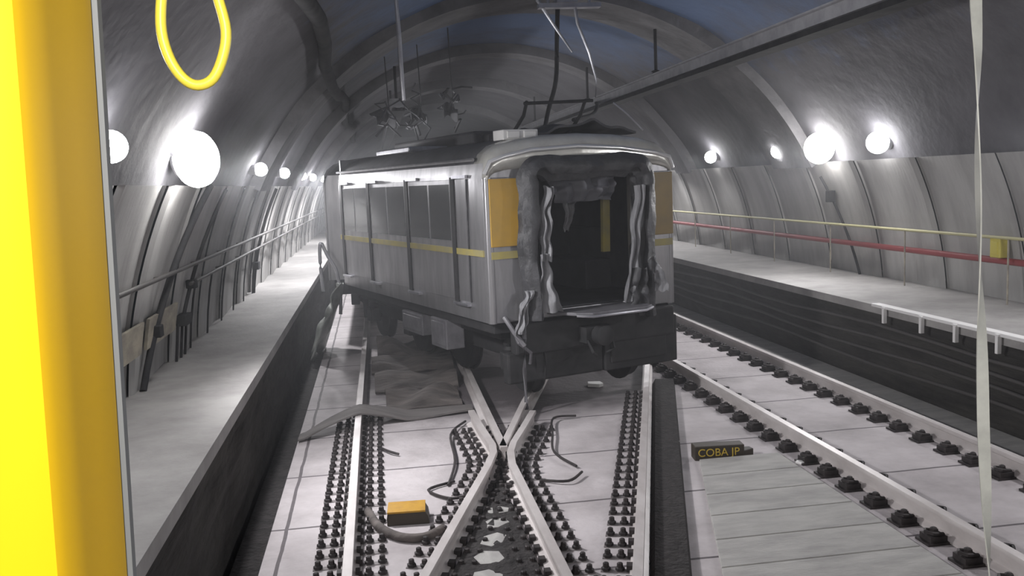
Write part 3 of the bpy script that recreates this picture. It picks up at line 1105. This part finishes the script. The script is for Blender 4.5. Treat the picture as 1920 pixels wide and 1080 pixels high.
MATS = [(-0.1, 1.15, 15.3, 16.6, 0.16, 'brown crumpled mat farthest away, under the train flank'),
        (-0.2, 1.1, 14.2, 15.2, 0.13, 'brown crumpled mat second from the train flank, between the rails'),
        (-0.15, 1.05, 12.9, 14.0, 0.12, 'brown crumpled mat in the middle of the heap between the rails'),
        (0.0, 1.0, 11.75, 12.8, 0.10, 'brown crumpled mat just behind the strip crossing the left rail')]
for i, (x0, x1, y0, y1, h, lb) in enumerate(MATS):
    m = MB()

    def fn(u, v, x0=x0, x1=x1, y0=y0, y1=y1, h=h, i=i):
        x = x0 + (x1 - x0) * u
        y = y0 + (y1 - y0) * v + 0.16 * noise.noise(Vector((u * 3, i * 3.1, v)))
        e = min(1, 6 * v) * min(1, 5 * (1 - v))
        return (x, y, -0.175 + (h * (0.8 + 1.5 * noise.noise(Vector((u * 2.5, v * 2.2, i * 5.0)))) * e if e > 0 else 0) + 0.02)
    m.grid(fn, 18, 16, 0.03)
    tag(m.build('crumpled_mat', M['mat'], smooth=60), lb, 'mat', 'crumpled mats between the rails')

m = MB()


def strip(u, v):
    x = -1.05 + 2.15 * u
    y0 = 10.62 + 0.75 * u + 0.12 * math.sin(u * 3)
    wdt = 0.16 + 0.95 * u * (1 - u) + 0.10
    d = abs(x + 0.35)
    z = 0.03 + 0.012 * math.sin(u * 7) - (min(d, 0.62) ** 1.1) * 0.30
    return (x, y0 + wdt * v, max(z, -0.165) + 0.02 * noise.noise(Vector((u * 4, v * 2, 3))))


m.grid(strip, 30, 6, 0.02)
tag(m.build('rubber_mat', M['plank'], smooth=60), 'long dusty strip of matting lying across the left rail', 'mat')

# yellow block and the lettered box
m = MB()
t = thing('yellow_block', 'yellow-topped block on pale slab between left rail and the frog rails', 'block', (0.12, 7.82, -0.19), -0.06)
m.prism([(-0.17, 0), (0.20, 0), (0.19, 0.07), (0.165, 0.115), (-0.16, 0.115), (-0.17, 0.07)], 'y', -0.12, 0.12)
m.build('body', M['boxdark'], t, bevel=0.006)
m = MB()
m.box(-0.165, 0.168, -0.125, 0.14, 0.11, 0.128)
m.build('cover', M['box'], t, bevel=0.004)
t = thing('marker_box', 'dark box with yellow lettering lying where the cover slabs end', 'box', (3.33, 8.74, -0.19), -0.10)
m = MB()
m.box(-0.22, 0.30, -0.06, 0.10, 0.0, 0.15)
m.prism([(0.30, -0.05), (0.42, 0.02), (0.40, 0.10), (0.30, 0.10)], 'z', 0.0, 0.08)
m.build('body', M['boxdark'], t, bevel=0.01)
fc = bpy.data.curves.new('lettering', 'FONT')
fc.body = 'COBA JP'
fc.size = 0.115
fc.extrude = 0.002
fc.align_x = 'CENTER'
fc.materials.append(M['letters'])
ft = bpy.data.objects.new('text_source', fc)
fm = bpy.data.meshes.new_from_object(ft)
bpy.data.objects.remove(ft)
fo = bpy.data.objects.new('lettering', fm)
C.objects.link(fo)
fo.parent = t
fo.location = (0.03, -0.064, 0.045)
fo.rotation_euler = (PI / 2, 0, 0)
fo['label'] = 'yellow lettering'

for i, (x, y, sx, sy, sz, lb) in enumerate(((3.17, 14.4, 0.17, 0.12, 0.10, 'white piece standing in for lit ground under the car front, left of the other bits'),
                                         (3.42, 13.75, 0.08, 0.10, 0.16, 'tall white piece standing in for lit ground under the car front'),
                                         (3.05, 13.55, 0.28, 0.02, 0.03, 'thin white streak standing in for lit ground before the tall white piece'),
                                         (2.95, 12.35, 0.10, 0.12, 0.05, 'pale piece standing in for lit ground nearest below the coupler'),
                                         (3.92, 8.35, 0.10, 0.04, 0.03, 'flat white scrap right of the lettered box'),
                                         (4.08, 8.33, 0.05, 0.035, 0.03, 'small white scrap between lettered box and rail'),
                                         (3.1, 9.35, 0.06, 0.04, 0.04, 'white scrap behind the lettered box'))):
    m = MB()  # white pieces under the car front stand in for brightly lit ground
    m.prism([(-sx, -sy * 0.6), (-sx * 0.2, -sy), (sx, -sy * 0.5), (sx * 0.8, sy), (-sx * 0.7, sy * 0.8)], 'z', 0, sz)
    o = m.build('fragment', M['white'], bevel=0.008)
    o.location = (x, y, -0.19)
    o.rotation_euler = (0, 0, i * 0.4)
    tag(o, lb, 'fragment', 'white fragments on the slab')

WIRES = [([(1.88, 8.8, -0.16), (1.75, 9.3, -0.15), (1.85, 9.9, -0.13), (2.0, 10.6, -0.13), (2.3, 10.7, -0.15)], 'dark bent wire right of the frog'),
         ([(0.55, 8.6, -0.17), (0.68, 9.3, -0.15), (0.72, 10.3, -0.14), (0.95, 10.9, -0.16)], 'dark bent wire left of the frog'),
         ([(0.62, 8.7, -0.17), (0.35, 8.5, -0.165), (0.55, 8.2, -0.165), (0.8, 8.3, -0.16)], 'thin looped wire left of the frog rails'),
         ([(1.45, 8.5, -0.17), (1.7, 8.35, -0.15), (1.88, 8.55, -0.14)], 'short hook of wire just right of the frog'),
         ([(-0.12, 10.1, -0.16), (0.0, 9.85, -0.15), (0.1, 9.75, -0.16)], 'short dark wire beside the left rail')]
for pts, lb in WIRES:
    m = MB()
    m.tube(smooth_path(pts), 0.014, 6)
    tag(m.build('loose_wire', M['iron'], smooth=60), lb, 'wire', 'loose wires by the crossing')
m = MB()
m.tube(smooth_path([(-0.22, 8.0, -0.14), (-0.12, 7.6, -0.145), (0.05, 7.35, -0.15), (0.25, 7.3, -0.15), (0.42, 7.45, -0.15)]), 0.038, 8)
tag(m.build('hose', M['mat'], smooth=60), 'thick grey hose curving in front of the yellow block', 'hose')

# ------------------------------------------------------------------ pipes, rails and fittings on the walls


def along(side, z, ya, yb, gap, n=12):
    return [(CX + side * (arc(z, R - 0.1) - gap), ya + (yb - ya) * i / n, z) for i in range(n + 1)]


def wall_rail(name, side, z, ya, yb, r, material, label, cat, gap=0.08, posts=None):
    t = thing(name, label, cat, (0, 0, 0))
    m = MB()
    m.tube(along(side, z, ya, yb, gap), r, 8)
    m.build('tube', material, t, smooth=60)
    y = ya + 0.6
    while y < min(yb, 24):
        b = MB()
        x = CX + side * (arc(z, R - 0.1) - gap)
        b.tube([(x, y, z), (x + side * (gap + 0.06), y, z - 0.02)], 0.014, 6)
        if posts:
            b.tube([(x, y, z), (x, y, 0.9)], 0.013, 6)
        b.build('bracket', M['tray'] if posts else material, t)
        y += posts or 1.9
    return t


wall_rail('handrail', -1, 1.97, 3.0, 40, 0.024, M['handrail'], 'upper dark handrail along the left wall', 'handrail')
wall_rail('handrail', -1, 1.74, 10.8, 40, 0.022, M['handrail'], 'lower dark handrail along the left wall, beginning at the pipes', 'handrail')
wall_rail('handrail', 1, 1.76, 3.0, 40, 0.022, M['handyellow'], 'pale yellow handrail along the right wall', 'handrail', 0.14, 2.3)
wall_rail('red_pipe', 1, 1.44, 3.0, 40, 0.045, M['red'], 'dark red pipe along the right wall below the yellow handrail', 'pipe', 0.08)

m = MB()
for a, b in ((5.0, 8.9), (9.1, 10.4)):
    m.grid(lambda u, v, a=a, b=b: (CX - (arc(1.28 + 0.3 * v, R - 0.1) - 0.05), a + (b - a) * u, 1.28 + 0.3 * v), 6, 4, 0.03)
tag(m.build('cable_tray', M['tray']), 'brownish cable tray along the left wall near the yellow post', 'cable tray')


def drop_pipe(side, y, z0, z1, r, label, lean=0.0, boxes=(), legs=()):
    t = thing('drop_pipe', label, 'pipe')
    m = MB()
    pts = []
    for i in range(11):
        z = z1 + (z0 - z1) * i / 10
        pts.append((CX + side * (arc(z, R - 0.1) - 0.05), y + lean * (z - z0), z))
    m.tube(pts, r, 8)
    m.build('tube', M['pipe'], t, smooth=60)
    for (z, h, dy) in boxes:
        b = MB()
        x = CX + side * (arc(z, R - 0.1) - 0.06)
        b.box(x - 0.06, x + 0.06, y - dy + lean * (z - z0), y + dy + lean * (z - z0), z - h, z + h)
        b.build('junction_box', M['pipe'], t, bevel=0.01)
    for dy in legs:
        b = MB()
        b.tube([(CX + side * (arc(1.33, R - 0.1) - 0.05), y + dy, 1.33), (CX + side * (arc(0.9, R - 0.1) - 0.05), y + dy, 0.9)], 0.016, 6)
        b.build('drop_tube', M['pipe'], t)
    return t


drop_pipe(-1, 9.0, 0.9, 2.85, 0.035, 'dark pipe curving down the left wall, first beyond the yellow post', 0.75, ((1.42, 0.06, 0.07),))
drop_pipe(-1, 10.75, 1.30, 2.8, 0.022, 'thin dark pipe down the left wall below the floodlight, ending in a box on legs', 0.6, ((1.34, 0.06, 0.16), (1.72, 0.05, 0.05)), (-0.25, 0.0, 0.22))
drop_pipe(-1, 17.2, 0.9, 2.8, 0.03, 'dark pipe on the left wall at the nearest vault rib', 0.2, ((1.4, 0.07, 0.12),))
drop_pipe(1, 14.5, 0.9, 2.6, 0.022, 'dark conduit down the right wall below the floodlight', 0.35, ((2.25, 0.10, 0.07),))
for i in range(6):
    y = 11.4 + 1.15 * i
    m = MB()
    m.tube([(CX - (arc(z, R - 0.1) - 0.03), y, z) for z in (0.9, 1.2, 1.5, 1.70)], 0.013, 6)
    tag(m.build('wall_conduit', M['pipe']), 'thin dark conduit under the lower left handrail, ' + ('first', 'second', 'third', 'fourth', 'fifth', 'sixth')[i] + ' beyond the box on legs', 'conduit', 'conduits under the lower left handrail')

t = thing('call_box', 'small yellow box fixed on the right wall at handrail height, picture edge', 'box', (CX + arc(1.62, R - 0.1) - 0.12, 10.75, 1.62), 0)
m = MB()
m.box(-0.06, 0.08, -0.10, 0.10, -0.13, 0.13)
m.build('body', M['boxyel'], t, bevel=0.015)
m = MB()
m.box(-0.075, -0.055, -0.06, 0.06, -0.08, 0.08)
m.build('door', M['boxyel'], t, bevel=0.005)

# posts below the lip of the right walkway, its pale edging, cables on the masonry
for i, y in enumerate((7.6, 8.68, 9.4, 10.06, 10.88)):
    m = MB()
    m.box(6.475, 6.525, y - 0.022, y + 0.022, 0.70, 0.90)
    m.box(6.475, 6.56, y - 0.03, y + 0.03, 0.89, 0.915)
    o = m.build('lip_bracket', M['white'], bevel=0.004)
    tag(o, ('white lip bracket beyond the picture edge', 'nearest white bracket in view under the right walkway lip', 'second white bracket under the right walkway lip', 'third white bracket under the right walkway lip', 'farthest white bracket under the right walkway lip')[i], 'bracket', 'white brackets under the walkway lip')
m = MB()
m.box(6.50, 6.62, 5, 11.2, 0.885, 0.925)
tag(m.build('lip_edging', M['white'], bevel=0.006), 'pale edging strip on the near part of the right walkway lip', 'edging')
for i, (z, lb) in enumerate(((0.62, 'topmost cable on the dark masonry below the right walkway'), (0.46, 'second cable down on the dark right masonry'), (0.30, 'third cable down on the dark right masonry'), (0.13, 'lowest cable on the dark right masonry, near the floor'))):
    m = MB()
    m.tube([(6.53 - 0.01 * i, 4 + k * 1.2, z + 0.03 * math.sin(k * 1.3 + i)) for k in range(24)], 0.024, 8)
    tag(m.build('cable', M['handrail'], smooth=60), lb, 'cable', 'cables on the right masonry')

# ------------------------------------------------------------------ overhead line
CONDUCTOR = [(-0.16, 0.13), (0.16, 0.13), (0.16, 0.11), (0.12, 0.10), (0.12, -0.04), (0.05, -0.05), (0.03, -0.10), (-0.03, -0.10), (-0.05, -0.05), (-0.12, -0.04), (-0.12, 0.10), (-0.16, 0.11)]


def conductor(x, z, ya, yb, label, supports, zt):
    t = thing('conductor_rail', label, 'overhead rail')
    m = MB()
    m.sweep(CONDUCTOR, [(x, ya, z), (x, yb, z)])
    m.build('bar', M['barpaint'], t)
    m = MB()
    m.box(x - 0.13, x + 0.13, ya, yb, z - 0.125, z - 0.06)  # dark box painting in the shaded underside of the bar
    m.build('bar_shade', M['pipe'], t)
    for y in supports:
        s = MB()
        s.tube([(x, y, z + 0.1), (x, y, zt)], 0.03, 8)
        s.lathe([(0.05, 0), (0.09, 0.02), (0.05, 0.04), (0.09, 0.06), (0.05, 0.08), (0.09, 0.1), (0.05, 0.12)], 12, 'z', (x, y, z + 0.1))
        s.build('support', M['pipe'], t, smooth=40)
    return t


conductor(5.06, 4.37, 2.0, 55, 'overhead conductor bar above the right track, running to the train roof', (15.8, 21, 28), 5.3)
conductor(0.6, 4.4, 19.0, 55, 'overhead conductor bar above the left track, behind the train', (20, 25, 31), 5.3)
# torn hangers
m = MB()
m.tube([(0.42, 12.0, 5.42), (0.44, 12.0, 4.7), (0.45, 12.02, 3.85)], 0.03, 8)
tag(m.build('hanger_rod', M['alu'], smooth=40), 'pale vertical rod hanging from the vault left of the train roof', 'hanger')
for pts, w0, lb in (([(2.39, 13.0, 5.85), (2.45, 13.0, 5.28), (2.69, 13.0, 4.91), (2.93, 13.0, 4.55)], 0.06, 'left pale strip torn down from the vault above the wrecked car'),
                    ([(2.9, 13.0, 5.9), (3.02, 13.0, 4.95), (3.18, 13.0, 4.53), (3.27, 13.0, 4.15), (3.25, 13.0, 3.90)], 0.055, 'right curved pale strip torn down from the vault above the wrecked car')):
    m = MB()
    m.tube(pts, [w0, w0, w0 * 0.9, w0 * 0.5] + [w0 * 0.3] * (len(pts) - 4), 8, flat=0.35)
    tag(m.build('torn_strip', M['alu'], smooth=60), lb, 'strip', 'strips hanging over the car')
t = thing('lamp_bracket', 'pale cross bracket hanging under the vault crown above the torn strips', 'bracket')
m = MB()
m.box(2.45, 3.35, 12.9, 13.05, 5.16, 5.22)
m.box(2.7, 3.0, 12.85, 13.1, 5.22, 5.32)
m.tube([(2.6, 13, 5.2), (2.6, 13, 5.9)], 0.02)
m.tube([(3.2, 13, 5.2), (3.2, 13, 5.9)], 0.02)
m.build('bracket_bar', M['alu'], t)
for pts, r, mt, lb in (([(2.9, 13.6, 5.85), (2.92, 14, 4.9), (2.88, 14, 4.27), (2.74, 14, 3.8), (2.6, 13.6, 3.5)], 0.035, 'pipe', 'dark broken arm dropping from vault to the car roof'),
                       ([(3.78, 14, 3.9), (4.0, 14.0, 3.72), (4.25, 14.0, 3.46)], 0.014, 'alu', 'thin pale wire slanting down to the right roof corner of the car'),
                       ([(5.0, 20, 4.4), (3.9, 15.5, 4.0), (3.5, 14.2, 3.75), (3.0, 13.4, 3.62)], 0.03, 'pipe', 'dark sagging cable from the right conductor bar to the car roof')):
    m = MB()
    m.tube(smooth_path(pts), r, 8)
    tag(m.build('hanging_cable', M[mt], smooth=60), lb, 'cable')
# dark wreck of overhead fittings behind the roof
rw = random.Random(11)
for i, (x, y, z, wd, h, lb) in enumerate(((0.35, 17.6, 3.75, 0.7, 0.65, 'dark tangle of overhead fittings left above the train roof, by the pale rod'), (1.0, 18.2, 3.85, 0.6, 0.6, 'dark tangle of overhead fittings in the middle above the train roof'), (1.55, 17.4, 3.8, 0.5, 0.7, 'dark tangle of overhead fittings nearest the white roof box'))):
    m = MB()
    m.tube([(x, y, ZC + arc(0.5 + abs(x - CX)) - 0.08), (x + 0.03, y, z + h * 0.7)], 0.012)
    for k in range(6):
        p0 = Vector((x + rw.uniform(-wd, wd) * 0.5, y + rw.uniform(-0.2, 0.2), z + rw.uniform(0.2, 1.0) * h))
        pts = [(x, y, z + h * 0.75), p0]
        for q in range(3):
            p0 = p0 + Vector((rw.uniform(-0.28, 0.28), rw.uniform(-0.2, 0.2), rw.uniform(-0.25, 0.12)))
            pts.append(p0)
        m.tube(pts, rw.uniform(0.012, 0.035), 6)
    m.grid(lambda u, v: (x - wd * 0.3 + wd * 0.5 * u, y + 0.1 * math.sin(u * 4), z + h * 0.25 + h * 0.35 * v + 0.08 * math.sin(u * 5)), 6, 3, 0.015)
    tag(m.build('overhead_wreckage', M['roof'], smooth=40), lb, 'wreckage', 'broken overhead fittings')
# pipe along the vault, left
m = MB()
pts = []
for k in range(20):
    y = 4 + k * 1.6
    a = math.radians(131.0 + 1.2 * math.sin(k * 1.1))
    rr = R - 0.07 - (0.14 if 14.5 < y < 18 else 0)
    pts.append(ring_pt(a, y, rr))
m.tube(pts, 0.09, 10)
tag(m.build('vault_pipe', M['pipe'], smooth=60), 'thick dark pipe running along the upper left of the vault', 'pipe')

# ------------------------------------------------------------------ the cab we look out of
t = thing('cab_post', 'bright yellow cab window post in the left foreground', 'post', (0, 0, 0))


def post_sweep(poly, z0, z1, name, material, parent, bev=0.0):
    """plan outline extruded upwards with the slight lean of the post"""
    m = MB()
    n = len(poly)
    k = 10
    vs, fs = [], []
    for i in range(k + 1):
        z = z0 + (z1 - z0) * i / k
        dx = 0.024 * (z - 2.69)
        vs += [(x + dx * (y / 0.8), y, z) for x, y in poly]
    for i in range(k):
        for j in range(n):
            j2 = (j + 1) % n
            fs.append((i * n + j, i * n + j2, (i + 1) * n + j2, (i + 1) * n + j))
    fs += [tuple(range(n)), tuple(range(k * n, (k + 1) * n))]
    m.quadmesh(vs, fs)
    return m.build(name, material, parent, smooth=30, bevel=bev)


post_sweep([(-0.55, 0.70), (-0.30, 0.795), (-0.284, 0.803), (-0.279, 0.815), (-0.280, 0.87), (-0.279, 0.93), (-0.277, 0.97), (-0.278, 0.992), (-0.285, 1.0), (-0.55, 1.0)], 1.0, 4.4, 'frame', M['paint'], t)
post_sweep([(-0.283, 0.996), (-0.2735, 0.998), (-0.2735, 1.012), (-0.283, 1.02), (-0.40, 1.02), (-0.40, 0.996)], 1.0, 4.4, 'window_seal', M['seal'], t)
m = MB()
m.lathe([(0.0065, -0.002), (0.0065, 0.002), (0.004, 0.004)], 12, 'x', (-0.279, 0.835, 2.873))
m.build('screw', M['alu'], t, smooth=40)

t = thing('strap_handle', 'yellow loop hanging into view at the top left', 'strap', (0, 0, 0))
m = MB()
lp = [(-0.244, 2.999), (-0.247, 2.961), (-0.240, 2.928), (-0.226, 2.904), (-0.209, 2.895), (-0.190, 2.903), (-0.176, 2.930), (-0.170, 2.961), (-0.176, 2.998), (-0.186, 3.04), (-0.197, 3.075), (-0.206, 3.09), (-0.216, 3.09), (-0.224, 3.075), (-0.235, 3.04)]
dense = []
for i in range(len(lp)):
    p0, p1, p2, p3 = (Vector((*lp[(i + d) % len(lp)], 0)) for d in (-1, 0, 1, 2))
    for s in range(4):
        u = s / 4
        q = 0.5 * ((2 * p1) + (-p0 + p2) * u + (2 * p0 - 5 * p1 + 4 * p2 - p3) * u * u + (-p0 + 3 * p1 - 3 * p2 + p3) * u ** 3)
        dense.append((q.x, 1.2, q.y))
m.tube(dense, 0.0066, 10, closed=True, up=(0, 1, 0))
m.build('loop', M['loop'], t, smooth=60)
m = MB()
m.box(-0.222, -0.20, 1.19, 1.21, 3.085, 3.6)
m.build('strap', M['loop'], t)

m = MB()
cp = [(0.835, 3.6), (0.853, 2.984), (0.858, 2.911), (0.859, 2.791), (0.864, 2.669), (0.871, 2.528), (0.877, 2.366), (0.892, 2.131), (0.915, 1.7)]
vs, fs = [], []
N_ = 64
for i in range(N_ + 1):
    tt = i / N_
    z = cp[0][1] + (cp[-1][1] - cp[0][1]) * tt
    for a, b in zip(cp[:-1], cp[1:]):
        if b[1] <= z <= a[1]:
            x = a[0] + (b[0] - a[0]) * (a[1] - z) / (a[1] - b[1])
            break
    tw = 0.5 + 0.9 * math.sin(tt * 17)
    hw = 0.0085
    dx, dy = hw * math.cos(tw), hw * math.sin(tw)
    nx, ny = -0.001 * math.sin(tw), 0.001 * math.cos(tw)
    vs += [(x - dx - nx, 1.2 - dy - ny, z), (x + dx - nx, 1.2 + dy - ny, z), (x + dx + nx, 1.2 + dy + ny, z), (x - dx + nx, 1.2 - dy + ny, z)]
for i in range(N_):
    for j in range(4):
        j2 = (j + 1) % 4
        fs.append((i * 4 + j, i * 4 + j2, i * 4 + 4 + j2, i * 4 + 4 + j))
fs += [(0, 1, 2, 3), (N_ * 4, N_ * 4 + 3, N_ * 4 + 2, N_ * 4 + 1)]
m.quadmesh(vs, fs)
tag(m.build('white_strap', M['cord'], smooth=60), 'thin twisted white strap hanging top to bottom near the right edge', 'strap')

# lamp of that cab, above and behind the viewer
cl = bpy.data.lights.new('cab_light', 'POINT')
cl.energy = CAB_W
cl.color = (1.0, 0.97, 0.92)
cl.shadow_soft_size = 0.15
co = bpy.data.objects.new('cab_light', cl)
C.objects.link(co)
co.location = (-0.05, -0.75, 3.3)

# ------------------------------------------------------------------ dusty air in the tunnel
m = MB()
prof = [(-1.15, 0.95), (-1.15, -0.1), (6.4, -0.1), (6.4, 0.95)]
for i in range(25):
    a = math.asin(0.5 / (R - 0.35)) + (PI - 2 * math.asin(0.5 / (R - 0.35))) * i / 24
    prof.append((CX + (R - 0.35) * math.cos(a), ZC + (R - 0.35) * math.sin(a)))
m.prism(prof, 'y', 6.0, 61.5)
hz = m.build('haze', None)
hm = bpy.data.materials.new('dusty_air')
hm.use_nodes = True
hn = hm.node_tree
hn.nodes.remove(hn.nodes['Principled BSDF'])
vs_ = hn.nodes.new('ShaderNodeVolumeScatter')
vs_.inputs['Color'].default_value = (0.93, 0.95, 1.0, 1)
vs_.inputs['Density'].default_value = HAZE
vs_.inputs['Anisotropy'].default_value = 0.35
hn.links.new(vs_.outputs[0], hn.nodes['Material Output'].inputs['Volume'])
hz.data.materials.clear()
hz.data.materials.append(hm)
tag(hz, 'thin dusty haze filling the tunnel and glowing around the lamps', 'haze', None, 'stuff')
